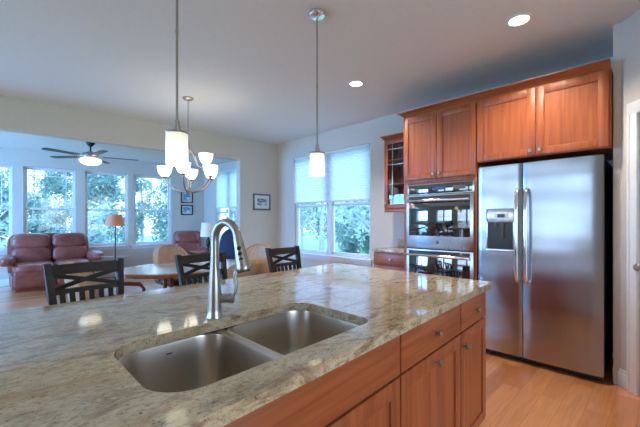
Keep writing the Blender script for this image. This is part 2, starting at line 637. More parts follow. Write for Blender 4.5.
def baseboard(name, label, origin, ang, x0, x1, side=-1):
    bx = B()
    if side < 0:
        bx.box(x0, -.015, 0, x1, 0, .105, .003); bx.box(x0, -.010, .1, x1, 0, .13, .004)
    else:
        bx.box(x0, 0, 0, x1, .015, .105, .003); bx.box(x0, 0, .1, x1, .010, .13, .004)
    return structure(bx.obj(name, M['trim'], None, origin, ang), label)


baseboard('baseboard_pantry', 'white baseboard left of the pantry door', PC, PA, 0.0, DX0-.086)
baseboard('baseboard_right', 'white baseboard under the kitchen window', (WX, 0, 0), PI/2, 2.66, 5.43, side=1)
baseboard('baseboard_living', 'white baseboard under the living room side window', (WX, 0, 0), PI/2, 5.6, 8.6, side=1)
baseboard('baseboard_far', 'white baseboard under the far windows', FW0, FWA, .02, 6.5, side=1)
baseboard('baseboard_center', 'white baseboard on the wall stub', PW0, PWA, .02, .82, side=1)


# ------------------------------------------------------------------ windows
def window(idx, label, origin, ang, x0, x1, z0, z1, yo, t, sashes=1, grid=False, sill=True):
    """double hung window in a wall's local frame. room face of the wall at y=yo; s=-1/+1 direction to outside = t"""
    def bx(B_, xa, ya, za, xb, yb, zb, bev=.003):
        ya, yb = yo+ya*t, yo+yb*t
        B_.box(xa, min(ya, yb), za, xb, max(ya, yb), zb, bev)
    fr = B()
    bx(fr, x0, .05, z0, x0+.022, .135, z1); bx(fr, x1-.022, .05, z0, x1, .135, z1)
    bx(fr, x0, .05, z1-.022, x1, .135, z1); bx(fr, x0, .05, z0, x1, .135, z0+.025)
    W = (x1-x0)/sashes
    for k in range(1, sashes):
        bx(fr, x0+W*k-.045, .045, z0, x0+W*k+.045, .135, z1)
    w = structure(fr.obj('window_%d' % idx, M['trim'], None, origin, ang), label)
    zm = (z0+z1)/2 - .02
    for k in range(sashes):
        a_ = x0+W*k+(.022 if k == 0 else .045)
        b_ = x0+W*(k+1)-(.022 if k == sashes-1 else .045)
        for (za, zb, dy, nm) in ((z0+.025, zm+.02, .06, 'lower_sash'), (zm-.02, z1-.022, .095, 'upper_sash')):
            sb = B()
            r = .034
            bx(sb, a_, dy, za, a_+r, dy+.03, zb); bx(sb, b_-r, dy, za, b_, dy+.03, zb)
            bx(sb, a_, dy, zb-r, b_, dy+.03, zb); bx(sb, a_, dy, za, b_, dy+.03, za+r*(1.3 if nm == 'lower_sash' else 1))
            if grid and nm == 'upper_sash':
                for gx in (a_+.14, b_-.14):
                    bx(sb, gx-.008, dy+.005, za, gx+.008, dy+.02, zb, .001)
                bx(sb, a_, dy+.005, zb-.155, b_, dy+.02, zb-.139, .001)
            so = sb.obj(nm, M['trim'], w)
            gb = B()
            bx(gb, a_+r, dy+.012, za+r, b_-r, dy+.016, zb-r, 0)
            gb.obj('pane', M['glass'], so)
            if nm == 'lower_sash':
                lk = B()
                for q in (.3, .7):
                    xx = a_+(b_-a_)*q
                    bx(lk, xx-.025, dy-.006, zb-.02, xx+.025, dy+.012, zb+.008, .003)
                lk.obj('sash_lock', M['trim'], so)
    if sill:
        sb = B()
        bx(sb, x0-.05, -.045, z0-.022, x1+.05, .03, z0+.006)
        bx(sb, x0-.03, -.016, z0-.085, x1+.03, 0, z0-.022)
        sb.obj('sill', M['trim'], w)
    return w


# in wall_right's frame: local x = Y - Y0 (angle 90), outside is local -y
window(1, 'twin kitchen window beside the glass cabinet', (WX, 0, 0), PI/2, KW[0], KW[1], KW[2], KW[3], 0, -1, sashes=2)
window(2, 'living room side window half covered by a white shade', (WX, 0, 0), PI/2, LW[0], LW[1], LW[2], LW[3], 0, -1, sashes=2)
lbl = ['tall double hung window nearest the two small pictures', 'tall double hung window behind the floor lamp',
       'tall gridded double hung window behind the loveseat', 'tall double hung window cut by the left edge', 'far left living room window']
for k, (a_, b_) in enumerate(FS):
    window(3+k, lbl[k], FW0, FWA, a_, b_, FZ[0], FZ[1], 0, -1, grid=(k in (2, 3)))
for k, (a_, b_) in enumerate(((.75, 2.65), (3.15, 5.05), (6.3, 8.3))):
    window(8+k, 'window in the left outside wall, number %s from the kitchen' % ('one', 'two', 'three')[k], (-3.0, 0, 0), PI/2, a_, b_, .45, 2.3, 0, 1, sashes=2)


def cell_shade(label, y0, y1, z0, z1):
    t = thing('cellular_shade', label, 'window shade', (WX, (y0+y1)/2, z1))
    h = (y1-y0)/2
    b = B()
    n = int((z1-z0)/.02)
    pts = []
    for i in range(n+1):
        z = -(i/n)*(z1-z0-.02)-.03
        pts.append((.016 if i % 2 else .023, z))
    r0 = [(x, -h, z) for x, z in pts]
    r1 = [(x, h, z) for x, z in pts]
    b.rings([r0, r1], False, False, closed=False)
    b.obj('shade_cloth', M['shade'], t, sharp=10)
    b = B(); b.box(-.004, -h, -.036, .03, h, 0, .004); b.obj('head_rail', M['trim'], t)
    b = B(); b.box(.006, -h, -(z1-z0)-.012, .032, h, -(z1-z0)+.018, .005); b.obj('bottom_rail', M['trim'], t)
    return t


cell_shade('white cellular shade half lowered over the twin kitchen window', KW[0]+.02, KW[1]-.02, 1.60, KW[3]-.004)
cell_shade('white cellular shade half lowered over the living room side window', LW[0]+.02, LW[1]-.02, 1.60, LW[3]-.004)

# ------------------------------------------------------------------ island
ISA = math.radians(3.84)
IE = Vector((math.cos(ISA), math.sin(ISA), 0)); IN = Vector((-math.sin(ISA), math.cos(ISA), 0))
CT = .914; SLAB = .035
ic = Vector((2.108, .709, 0))                                   # front right corner of the slab


def isl(s, t):
    p = ic + IE*s + IN*t
    return (p.x, p.y)


outer = [isl(-2.55, 0), isl(0, 0), (2.13, 1.955), isl(-2.55, 1.245)]
outer = rounded(outer, [.02, .02, .03, .02], 4)
HOLE = [(.242, .690), (.995, .732), (1.005, 1.150), (.242, 1.103)]
hole = rounded(HOLE, [.10, .065, .085, .10], 10)


def slab_with_hole(bx, outer, hole, z0, z1):
    bm = bx.bm
    top = []
    for loop in (outer, hole):
        if loop is None:
            continue
        vs = [bm.verts.new((x, y, z1)) for x, y in loop]
        vb = [bm.verts.new((x, y, z0)) for x, y in loop]
        top.append((vs, vb))
    for which in (0, 1):
        es = []
        for pr in top:
            vs = pr[which]
            for i in range(len(vs)):
                e = bm.edges.get((vs[i-1], vs[i])) or bm.edges.new((vs[i-1], vs[i]))
                es.append(e)
        bmesh.ops.triangle_fill(bm, use_beauty=True, use_dissolve=False, edges=es)
    for vs, vb in top:
        for i in range(len(vs)):
            bm.faces.new((vs[i-1], vs[i], vb[i], vb[i-1]))


b = B()
slab_with_hole(b, outer, hole, CT-SLAB, CT)
wt = tag(b.obj('island_countertop', M['granite']), 'beige speckled polished granite island countertop with sink cutout', 'countertop')
bv = wt.modifiers.new('eased_edge', 'BEVEL'); bv.width = .004; bv.segments = 2; bv.limit_method = 'ANGLE'; bv.angle_limit = math.radians(50)


# knob profile along -Y from the face
def knob(bx, x, z, y0=0.0, s=1.0):
    prof = [(.007, 0), (.0055, .004), (.0055, .014), (.009, .017), (.0145, .020), (.016, .025), (.0135, .030), (.005, .032)]
    bx.tube([(x, y0-d*s, z) for r, d in prof], [r*s for r, d in prof], 18)


def shaker(parent, name, x0, z0, x1, z1, knobs=(), mat='cherry', mat_p=None, yf=0.0, stile=.062, glass=False, label=None):
    """shaker front; the face stands 20 mm proud of yf (towards -y)"""
    th = .020
    b = B()
    bev = .0025
    b.box(x0, yf-th, z0, x0+stile, yf, z1, bev); b.box(x1-stile, yf-th, z0, x1, yf, z1, bev)
    b.box(x0+stile, yf-th, z1-stile, x1-stile, yf, z1, bev); b.box(x0+stile, yf-th, z0, x1-stile, yf, z0+stile, bev)
    d = b.obj(name, M[mat], parent)
    if label:
        d['label'] = label
    p = B()
    p.box(x0+stile-.004, yf-th+.009, z0+stile-.004, x1-stile+.004, yf-.004, z1-stile+.004)
    p.obj('glass_panel' if glass else 'panel', M['cab_glass'] if glass else M[mat_p or mat], d)
    for kx, kz in knobs:
        k = B(); knob(k, kx, kz, yf-th); k.obj('knob', M['nickel'], d)
    return d


def slab_front(parent, name, x0, z0, x1, z1, knobs=(), mat='cherry_h', yf=0.0):
    b = B(); b.box(x0, yf-.020, z0, x1, yf, z1, .003)
    d = b.obj(name, M[mat], parent)
    for kx, kz in knobs:
        k = B(); knob(k, kx, kz, yf-.020); k.obj('knob', M['nickel'], d)
    return d


def carcass(bx, W, D, z0, z1, t=.018, top=True, back=True):
    bx.box(0, 0, z0, t, D, z1); bx.box(W-t, 0, z0, W, D, z1)
    bx.box(t, 0, z0, W-t, D, z0+t)
    if top:
        bx.box(t, 0, z1-t, W-t, D, z1)
    if back:
        bx.box(t, D-t, z0+t, W-t, D, z1-t if top else z1)


# island units. face of the carcass 50 mm behind the slab's edge, fronts 20 mm proud
ZT = CT-SLAB-.001
CABD = .80


def island_unit(name, label, s0, s1, fronts, opentop=False):
    """s measured leftwards from the island's right end; local x runs right"""
    p = ic + IE*(-s1) + IN*.052
    t = thing(name, label, 'cabinet', (p.x, p.y, 0), ISA)
    W = s1-s0-.002
    b = B()
    carcass(b, W, CABD, .10, ZT, top=not opentop)
    if opentop:
        b.box(.018, 0, ZT-.03, W-.018, .018, ZT)
    else:
        b.box(0.018, .001, .118, W-.018, .012, ZT-.018)
    b.obj('cabinet_body', M['cherry'], t)
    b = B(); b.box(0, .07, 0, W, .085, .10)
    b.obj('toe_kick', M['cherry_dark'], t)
    fronts(t, W)
    return t


DRZ0, DRZ1, DOZ0, DOZ1 = .715, .862, .115, .706


def f_narrow(t, W):
    slab_front(t, 'drawer', .003, DRZ0, W-.003, DRZ1, [(W/2+.01, .79)])
    shaker(t, 'door', .003, DOZ0, W-.003, DOZ1, [(.034, .640)], stile=.055)


def f_pull(t, W):
    slab_front(t, 'drawer', .003, DRZ0, W-.003, DRZ1, [(W/2, .79)])
    shaker(t, 'pull_out_door', .003, DOZ0, W-.003, DOZ1, [(W/2, .665)])


def f_sink(t, W):
    slab_front(t, 'false_drawer_front', .003, DRZ0, W-.003, DRZ1)
    shaker(t, 'door', .003, DOZ0, W/2-.0015, DOZ1, [(W/2-.034, .640)])
    shaker(t, 'door', W/2+.0015, DOZ0, W-.003, DOZ1, [(W/2+.034, .640)])


island_unit('base_cabinet', 'narrow cherry island cabinet with one drawer and door, nearest the refrigerator', -.012+.012, .418, f_narrow)
island_unit('base_cabinet', 'cherry island cabinet with drawer over pull-out door knobbed at top centre', .420, 1.034, f_pull)
island_unit('sink_base_cabinet', 'cherry island cabinet under the sink with plain false drawer front', 1.036, 1.95, f_sink, True)
island_unit('base_cabinet', 'cherry island cabinet at the hidden left end of the island', 1.952, 2.53, f_pull)

# sink
sk = thing('double_bowl_sink', 'undermount stainless steel double bowl sink in the granite island', 'sink', (.62, .92, CT-SLAB))
sc_ = Vector((.62, .92))
XD = .603


def bowl(corners, radii, name):
    cen = Vector((sum(c[0] for c in corners)/4, sum(c[1] for c in corners)/4))
    def ring(off, z):
        pp = []
        for c in corners:
            v = Vector(c)-cen
            pp.append((cen.x+v.x-(off if v.x > 0 else -off), cen.y+v.y-(off if v.y > 0 else -off)))
        rr = [max(.012, r-off*.4) for r in radii]
        return [(x-sc_.x, y-sc_.y, z) for x, y in rounded(pp, rr, 8)]
    lv = [(-.013, -.001), (0, -.001), (.0015, -.008), (.006, -.06), (.012, -.15), (.017, -.178), (.027, -.195), (.045, -.204), (.09, -.207)]
    bx = B()
    bx.rings([ring(o, z) for o, z in lv], False, True)
    o = bx.obj(name, M['steel_sink'], sk, sharp=60)
    so = o.modifiers.new('sheet', 'SOLIDIFY'); so.thickness = .0012; so.offset = 1
    dr = B()
    c = (cen.x-sc_.x, cen.y-sc_.y, -.2065)
    dr.lathe([(.055, 0), (.055, .002), (.042, .003), (.036, -.004), (.01, -.004)], c, 28)
    dr.obj('drain', M['chrome'], o)
    return o


g_ = .004
ob1 = bowl([(HOLE[0][0]-g_, HOLE[0][1]-g_), (XD-.018, HOLE[0][1]+.018), (XD-.018, HOLE[3][1]+.02), (HOLE[3][0]-g_, HOLE[3][1]+g_)], [.105, .075, .075, .105], 'bowl')
ob2 = bowl([(XD+.018, HOLE[0][1]+.022), (HOLE[1][0]+g_, HOLE[1][1]-g_), (HOLE[2][0]+g_, HOLE[2][1]+g_), (XD+.018, HOLE[3][1]+.024)], [.075, .065, .08, .075], 'bowl')
b = B()
b.box(XD-.0185-sc_.x, HOLE[0][1]-sc_.y+.04, -.012, XD+.0185-sc_.x, HOLE[2][1]-sc_.y-.012, -.0015, .004)
b.obj('divider', M['steel_sink'], sk)
b = B(); b.box(-.213, .1795, -.030, -.196, .1815, -.0265, .0003)
b.obj('maker_mark', M['black'], ob1)

# faucet
fx, fy = .607, 1.172
fa = thing('kitchen_faucet', 'brushed nickel gooseneck pull-down faucet behind the sink', 'faucet', (fx, fy, CT))
b = B()
b.lathe([(.031, 0), (.031, .004), (.027, .010), (.0255, .03), (.0245, .06), (.0230, .11), (.0185, .17), (.0150, .22), (.0140, .26)], n=28)
b.obj('faucet_body', M['nickel'], fa)
b = B()
R_ = .066
pts = [(0, 0, .25), (0, 0, .275)]
dirv = Vector((.14, -.99, 0)).normalized()
for k in range(0, 15):
    a_ = PI - k/14*(PI*.94)
    pts.append((dirv.x*(R_+R_*math.cos(a_)), dirv.y*(R_+R_*math.cos(a_)), .285+R_*math.sin(a_)))
b.tube(pts, [.0148]*len(pts), 18)
b.obj('spout', M['nickel'], fa)
pe = Vector(pts[-1]); pd = (Vector(pts[-1])-Vector(pts[-2])).normalized()
b = B()
hp = [(.0, .0155), (.006, .0165), (.03, .0175), (.07, .0215), (.105, .0255), (.113, .0255), (.118, .022)]
b.tube([pe+pd*d for d, r in hp], [r for d, r in hp], 22)
sh = b.obj('spray_head', M['nickel'], fa)
b = B()
side = Vector((-.6, -.8, 0)).normalized()
for d in (.035, .055, .075):
    c = pe+pd*d+side*.0185
    b.tube([c-side*.004, c+side*.003, c+side*.0045], [.0075, .0075, .005], 14)
b.obj('spray_button', M['black'], sh)
b = B(); c = pe+pd*.117; b.tube([c, c+pd*.003], [.0225, .021], 22); b.obj('spray_nozzle', M['black'], sh)
b = B()
hd = Vector((.80, -.60, 0)).normalized()
hz = Vector((0, 0, .068))
b.tube([hz+hd*.015, hz+hd*.05, hz+hd*.052, hz+hd*.068, hz+hd*.072], [.0165, .0165, .0185, .0185, .014], 20)
q = hz+hd*.062
b.tube([q+Vector((0, 0, .005)), q+hd*.012+Vector((0, 0, .03)), q+hd*.014+Vector((0, 0, .06)), q+hd*.010+Vector((0, 0, .085)), q+hd*.018+Vector((0, 0, .108)), q+hd*.022+Vector((0, 0, .114))],
       [.010, .0085, .0075, .0075, .008, .005], 14)
b.obj('handle', M['nickel'], fa)

# ------------------------------------------------------------------ right-hand cabinets and appliances (local x = world -Y, front faces world -X)
RA = -PI/2
XF = 3.42


def crown(bx, x0, x1, depth, z, hgt=.06, out=.045, left=True, right=True):
    """crown moulding around a cabinet top: stepped profile (front and left return)"""
    prof = [(.0, 0), (.006, .012), (.014, .018), (.030, .040), (out, .050), (out, hgt), (0, hgt)]
    lo = [(x0-(o if left else 0), -o, z+h) for o, h in prof]
    ro = [(x1+(o if right else 0), -o, z+h) for o, h in prof]
    lb = [(x0-(o if left else 0), depth, z+h) for o, h in prof]
    rb = [(x1+(o if right else 0), depth, z+h) for o, h in prof]
    seq = [lo, ro]
    if left:
        seq = [lb]+seq
    if right:
        seq = seq+[rb]
    bx.rings(seq, True, True)


# tall oven cabinet: y 2.10 .. 1.29
yL, yR = 2.10, 1.288
W = yL-yR
oc = thing('oven_cabinet', 'tall cherry cabinet built around the double oven', 'cabinet', (XF, yL, 0), RA)
b = B()
DPT = WX-XF-.004
b.box(0, 0, .1, .018, DPT, 2.45); b.box(W-.018, 0, .1, W, DPT, 2.45)
b.box(.018, 0, 1.68, W-.018, DPT, 1.70); b.box(.018, 0, 2.43, W-.018, DPT, 2.45); b.box(.018, 0, .1, W-.018, DPT, .12)
b.box(.018, DPT-.01, .12, W-.018, DPT, 2.43)
b.box(.018, 0, .27, W-.018, DPT, .29)
b.box(.018, 0, 1.70, W-.018, .018, 1.735, .001); b.box(.018, 0, 2.40, W-.018, .018, 2.43)
b.box(.018, 0, .29, .048, .02, 1.68); b.box(W-.030, 0, .29, W-.018, .02, 1.68)
b.obj('cabinet_body', M['cherry'], oc)
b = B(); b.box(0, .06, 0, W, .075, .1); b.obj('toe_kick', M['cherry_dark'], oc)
shaker(oc, 'door', .006, 1.725, W/2-.0015, 2.425, [(W/2-.035, 1.775)])
shaker(oc, 'door', W/2+.0015, 1.725, W-.006, 2.425, [(W/2+.035, 1.775)])
slab_front(oc, 'drawer', .006, .12, W-.006, .285, [(W/2, .2)])
b = B(); crown(b, 0, W, DPT, 2.44, out=.06, left=True, right=False); b.obj('crown_moulding', M['cherry_h'], oc)

# double oven, set into the cabinet
ov = thing('double_oven', 'stainless steel double wall oven with black glass doors', 'oven', (XF, yL-.064, .30), RA)
OW = .716
b = B(); b.box(.004, .022, .0, OW-.004, .55, 1.365); b.obj('oven_body', M['darkgrey'], ov)
b = B(); b.box(-.012, -.012, 1.255, OW+.012, -.001, 1.372, .003); b.box(.004, -.002, 1.255, OW-.004, .0215, 1.365)
cp = b.obj('control_panel', M['steel_oven'], ov)
b = B(); b.box(.006, -.0145, 1.264, OW-.006, -.010, 1.364, .001); b.obj('control_glass', M['oven_glass'], cp)
b = B(); b.box(OW*.40, -.0150, 1.30, OW*.60, -.0140, 1.33, .0002); b.obj('clock_display', M['display'], cp)
b = B(); b.box(OW*.72, -.0150, 1.295, OW*.90, -.0142, 1.335); b.obj('keypad', M['darkgrey'], cp)
for (z0, z1, nm) in ((.675, 1.25, 'upper_oven_door'), (.02, .665, 'lower_oven_door')):
    b = B(); b.box(-.012, -.034, z0, OW+.012, -.006, z1, .004)
    d = b.obj(nm, M['steel_oven'], ov)
    b = B(); b.box(.022, -.037, z0+.135, OW-.022, -.033, z1-.015, .001); b.obj('oven_window', M['oven_glass'], d)
    b = B()
    hz_ = z1-.062
    b.tube([(.02, -.085, hz_), (OW-.02, -.085, hz_)], [.0145, .0145], 16)
    for x in (.035, OW-.035):
        b.box(x-.012, -.085, hz_-.012, x+.012, -.034, hz_+.012, .003)
    b.obj('handle', M['chrome'], d)
    if nm == 'upper_oven_door':
        b = B(); b.tube([(OW/2, -.034, z0+.068), (OW/2, -.0355, z0+.068)], [.016, .016], 24); b.obj('round_badge', M['darkgrey'], d)

# cabinet over the refrigerator, y 1.286 .. .29
yL2, yR2 = 1.286, .292
W2 = yL2-yR2
fc = thing('wall_cabinet', 'cherry cabinet with two wide doors above the refrigerator', 'cabinet', (XF, yL2, 1.835), RA)
b = B()
b.box(0, 0, 0, W2, DPT, .615); b.obj('cabinet_body', M['cherry'], fc)
shaker(fc, 'door', .004, .008, .494, .59, [(.494-.035, .05)])
shaker(fc, 'door', .498, .008, W2-.012, .59, [(.498+.035, .05)])
b = B(); crown(b, 0, W2, DPT, .605, out=.06, left=False, right=False); b.obj('crown_moulding', M['cherry_h'], fc)

# refrigerator
fr = thing('refrigerator', 'stainless steel side by side refrigerator with ice dispenser', 'refrigerator', (3.40, 1.268, 0), RA)
FWD_ = .935
b = B(); b.box(.008, .072, .055, FWD_-.008, .735, 1.775, .006); b.box(.02, .1, .0, FWD_-.02, .70, .056)
b.box(.03, .04, 1.775, .12, .12, 1.795, .004); b.box(FWD_-.12, .04, 1.775, FWD_-.03, .12, 1.795, .004)
b.obj('refrigerator_body', M['darkgrey'], fr)
b = B(); b.box(.012, .055, .005, FWD_-.012, .095, .054, .004)
for k in range(14):
    b.box(.1+k*.055, .051, .018, .14+k*.055, .056, .04)
b.obj('kick_grille', M['black'], fr)


def rounded_door(bx, x0, x1, z0, z1, th=.062, r=.02, bow=.006):
    n = 14
    prof = []
    for i in range(n+1):
        u = i/n
        x = x0+u*(x1-x0)
        y = -bow*(1-(2*u-1)**2)
        e = min(x-x0, x1-x)
        if e < r:
            y += r-math.sqrt(max(0, r*r-(r-e)**2))
        prof.append((x, y))
    poly = prof+[(x1, th), (x0, th)]
    bx.prism(poly, z0, z1)


XS = .380
b = B(); rounded_door(b, 0, XS-.003, .058, 1.785, r=.007)
fz = b.obj('freezer_door', M['steel'], fr)
b = B(); rounded_door(b, XS+.003, FWD_, .058, 1.785, r=.007)
fd = b.obj('fridge_door', M['steel'], fr)
for (x, d) in ((XS-.036, fz), (XS+.036, fd)):
    b = B()
    zz = [.725, .74, .78, 1.0, 1.14, 1.35, 1.49, 1.535, 1.55]
    yy = [-.004, -.035, -.055, -.062, -.064, -.062, -.055, -.035, -.004]
    b.tube([(x, yy[i], zz[i]) for i in range(9)], [.016]*9, 14, flat=.75)
    b.obj('handle', M['chrome'], d)
# dispenser on the freezer door
x0, x1, z0, z1 = .076, .325, .985, 1.385
b = B()
b.box(x0, -.018, z0, x0+.018, .0, z1, .004); b.box(x1-.018, -.018, z0, x1, .0, z1, .004)
b.box(x0, -.018, z1-.13, x1, .0, z1, .006)
b.box(x0, -.026, z0, x1, .0, z0+.028, .005)
b.obj('dispenser_frame', M['steel_oven'], fz)
b = B(); b.box(x0+.016, -.012, z0+.025, x1-.016, -.004, z1-.13); b.obj('dispenser_recess', M['black'], fz)
b = B(); b.box(x0+.07, -.0195, z1-.095, x1-.05, -.017, z1-.035, .001); b.obj('dispenser_display', M['mat_board'], fz)
b = B(); b.box(x0+.10, -.0210, z1-.082, x1-.085, -.0192, z1-.05, .0005); b.obj('display_screen', M['display'], fz)
b = B(); b.tube([((x0+x1)/2+.02, -.012, z0+.27), ((x0+x1)/2+.02, -.02, z0+.21), ((x0+x1)/2+.02, -.016, z0+.12)], [.03, .026, .02], 12, flat=.5)
b.tube([((x0+x1)/2-.04, -.012, z0+.27), ((x0+x1)/2-.04, -.016, z0+.23)], [.018, .012], 12)
b.obj('dispenser_paddle', M['darkgrey'], fz)

# glass-front wall cabinet, y 2.645 .. 2.103
yL3, yR3 = 2.645, 2.104
W3 = yL3-yR3
gc = thing('glass_cabinet', 'small cherry wall cabinet with leaded glass door beside the window', 'cabinet', (3.83, yL3, 1.415), RA)
b = B(); carcass(b, W3, WX-3.83-.004, 0, .93)
b.box(.018, .02, .34, W3-.018, .30, .352); b.box(.018, .02, .66, W3-.018, .30, .672)
b.obj('cabinet_body', M['cherry'], gc)
dd = shaker(gc, 'door', .003, .022, W3-.003, .925, [(.03, .09)], glass=True, stile=.055)
b = B()
gx0, gx1, gz0, gz1 = .058, W3-.058, .077, .87
for x in (gx0+.07, gx1-.07):
    b.box(x-.004, -.016, gz0, x+.004, -.008, gz1, .001)
for z in (gz0+.07, gz0+.52, gz1-.07):
    b.box(gx0, -.016, z-.004, gx1, -.008, z+.004, .001)
b.obj('leading', M['nickel'], dd)
b = B(); crown(b, 0, W3, .32, .925, right=False); b.obj('crown_moulding', M['cherry_h'], gc)
b = B(); b.box(0, -.012, -.03, W3, .0, .02, .004); b.obj('light_rail', M['cherry_h'], gc)

# base cabinet below it
bc = thing('base_cabinet', 'short cherry base cabinet with drawer below the glass cabinet', 'cabinet', (3.575, yL3-.015, 0), RA)
Wb = W3-.015
b = B(); carcass(b, Wb, WX-3.575-.004, .1, .878); b.box(.018, .001, .118, Wb-.018, .012, .86); b.obj('cabinet_body', M['cherry'], bc)
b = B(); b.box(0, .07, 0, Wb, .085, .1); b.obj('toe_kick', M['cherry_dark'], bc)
slab_front(bc, 'drawer', .004, .715, Wb-.004, .862, [(Wb/2, .79)])
shaker(bc, 'door', .004, .115, Wb-.004, .705, [(.035, .64)])
b = B(); b.box(0, -.028, 0, W3, WX-3.575-.002, SLAB, .004)
wt2 = tag(b.obj('side_countertop', M['granite'], None, (3.575, yL3, CT-SLAB), RA), 'small granite countertop below the leaded glass cabinet', 'countertop')
b = B(); b.box(.0, .0, 0, W3, .02, .105, .003)
tag(b.obj('backsplash_strip', M['granite'], None, (WX-.022, yL3, CT+.0005), RA), 'low granite backsplash against wall beside the oven cabinet', 'backsplash')
ol = thing('light_switch', 'white switch plate on wall beside the oven cabinet', 'switch', (WX, 2.47, 1.18), RA)
b = B(); b.box(-.036, -.006, -.06, .036, 0, .06, .003); b.obj('switch_plate', M['trim'], ol)
b = B(); b.box(-.016, -.010, -.033, .016, -.005, .033, .002); b.obj('rocker', M['trim'], ol)

# ------------------------------------------------------------------ bar stools
def make_stool():
    t = thing('bar_stool', '', 'bar stool', (0, 0, 0))
    SH = .64
    b = B()
    b.pillow((0, 0, SH-.018), (.43, .41, .045), p=6, cuts=6)
    b.obj('seat', M['espresso_seat'], t)
    # back: sits at +y, leaning outwards; top 1.05
    def bp(x, z):   # back plane point
        k = (z-SH)/.41
        return Vector((x*(.86+.17*k), .175+.085*k, z))
    for sgn in (-1, 1):
        b = B()
        p = [bp(sgn*.185, z) for z in (SH-.02, .75, .86, .95, 1.04)]
        p = [Vector((sgn*.185, .215, 0.0)), Vector((sgn*.170, .185, .35))]+p
        rr = [[q+Vector((dx, dy, 0)) for dx, dy in ((-.017, -.017), (.017, -.017), (.017, .017), (-.017, .017))] for q in p]
        b.rings(rr)
        b.obj('back_leg', M['espresso'], t)
        b = B()
        p = [Vector((sgn*.19, -.18, 0)), Vector((sgn*.18, -.165, SH-.03))]
        b.rings([[q+Vector((dx, dy, 0)) for dx, dy in ((-.017, -.017), (.017, -.017), (.017, .017), (-.017, .017))] for q in p])
        b.obj('front_leg', M['espresso'], t)
    def rail(z0, z1, hw=.186, th=.022):
        bx = B()
        n = 8
        rr = []
        for i in range(n+1):
            u = -1+2*i/n
            x = u*hw
            bow = .022*(1-u*u)
            q0, q1 = bp(x, z0), bp(x, z1)
            rr.append([q0+Vector((0, bow-th/2, 0)), q1+Vector((0, bow-th/2, 0)), q1+Vector((0, bow+th/2, 0)), q0+Vector((0, bow+th/2, 0))])
        bx.rings(rr)
        return bx
    rail(.975, 1.03).obj('top_rail', M['espresso'], t)
    rail(.872, .897).obj('cross_rail', M['espresso'], t)
    rail(.70, .725).obj('lower_rail', M['espresso'], t)
    for sgn in (-1, 1):
        b = B()
        n = 8
        rr = []
        for i in range(n+1):
            u = -1+2*i/n
            z = .897+(.978-.897)*(i/n)
            bow = .022*(1-u*u)+(.004*sgn)
            q = bp(sgn*u*.178, z)
            rr.append([q+Vector((0, bow-.007, -.012)), q+Vector((0, bow-.007, .012)), q+Vector((0, bow+.007, .012)), q+Vector((0, bow+.007, -.012))])
        b.rings(rr)
        b.obj('cross_brace', M['espresso'], t)
    for i in range(6):
        u = -.74+1.48*i/5
        b = B()
        bow = .022*(1-u*u)
        rr = []
        for z in (.72, .88):
            q = bp(u*.178, z)+Vector((0, bow, 0))
            rr.append([q+Vector((dx, dy, 0)) for dx, dy in ((-.014, -.006), (.014, -.006), (.014, .006), (-.014, .006))])
        b.rings(rr)
        b.obj('slat', M['espresso'], t)
    for sgn in (-1, 1):
        b = B(); b.bar((sgn*.185, -.17, .3), (sgn*.187, .18, .3), .02, .028); b.obj('side_stretcher', M['espresso'], t)
    b = B(); b.bar((-.185, -.17, .2), (.185, -.17, .2), .02, .03); b.obj('foot_rail', M['espresso'], t)
    b = B(); b.bar((-.185, .19, .4), (.185, .19, .4), .02, .028); b.obj('back_stretcher', M['espresso'], t)
    return t


st = make_stool()
stools = [((.445, 2.085), 7, 'dark wood X-back bar stool at the island, leftmost, in front of the loveseat'),
          ((1.14, 2.085), 7, 'dark wood X-back bar stool at the island behind the faucet'),
          ((1.915, 2.13), 6, 'dark wood X-back bar stool at the island below the kitchen window')]
for i, ((x, y), a_, lb) in enumerate(stools):
    o = st if i == 0 else copy_tree(st)
    o.location = (x, y, 0); o.rotation_euler.z = math.radians(a_); o.scale = (.95, 1, 1)
    o['label'] = lb
    o['group'] = 'bar stools along the island'

# ------------------------------------------------------------------ pendants
def make_pendant(z_bottom):
    t = thing('pendant_lamp', '', 'pendant lamp')
    ztop = CEIL-z_bottom
    b = B(); b.lathe([(.062, ztop-.0005), (.062, ztop-.018), (.055, ztop-.026), (.012, ztop-.030), (.009, ztop-.034)], n=32); b.obj('canopy', M['chrome'], t)
    b = B(); b.cyl((0, 0, .235), (0, 0, ztop-.03), .0065, n=12)
    b.cyl((0, 0, ztop-.55), (0, 0, ztop-.535), .0085, n=12); b.obj('rod', M['nickel'], t)
    b = B(); b.lathe([(.008, .250), (.013, .247), (.013, .222), (.018, .220), (.018, .196), (.026, .194), (.026, .190), (.056, .188), (.058, .182), (.056, .177), (.01, .177)], n=32)
    b.obj('cap', M['nickel'], t)
    b = B(); b.lathe([(.0545, .178), (.0545, .019), (.053, .015), (.050, .019), (.050, .172)], n=36, cap=False)
    b.obj('glass_shade', M['pendant_glass'], t)
    b = B(); b.lathe([(.005, .177), (.018, .170), (.018, .14), (.030, .115), (.032, .09), (.022, .068), (.004, .06)], n=18)
    b.obj('bulb', M['glow_soft'], t)
    return t


for i, (x, y, zb, lb) in enumerate(((.712, 1.784, 1.545, 'cylindrical frosted glass pendant lamp nearest the chandelier'),
                                    (1.739, 1.796, 1.585, 'cylindrical frosted glass pendant lamp hanging before the kitchen window'))):
    t = make_pendant(zb)
    t.location = (x, y, zb)
    t['label'] = lb; t['group'] = 'pendant lamps over the island'

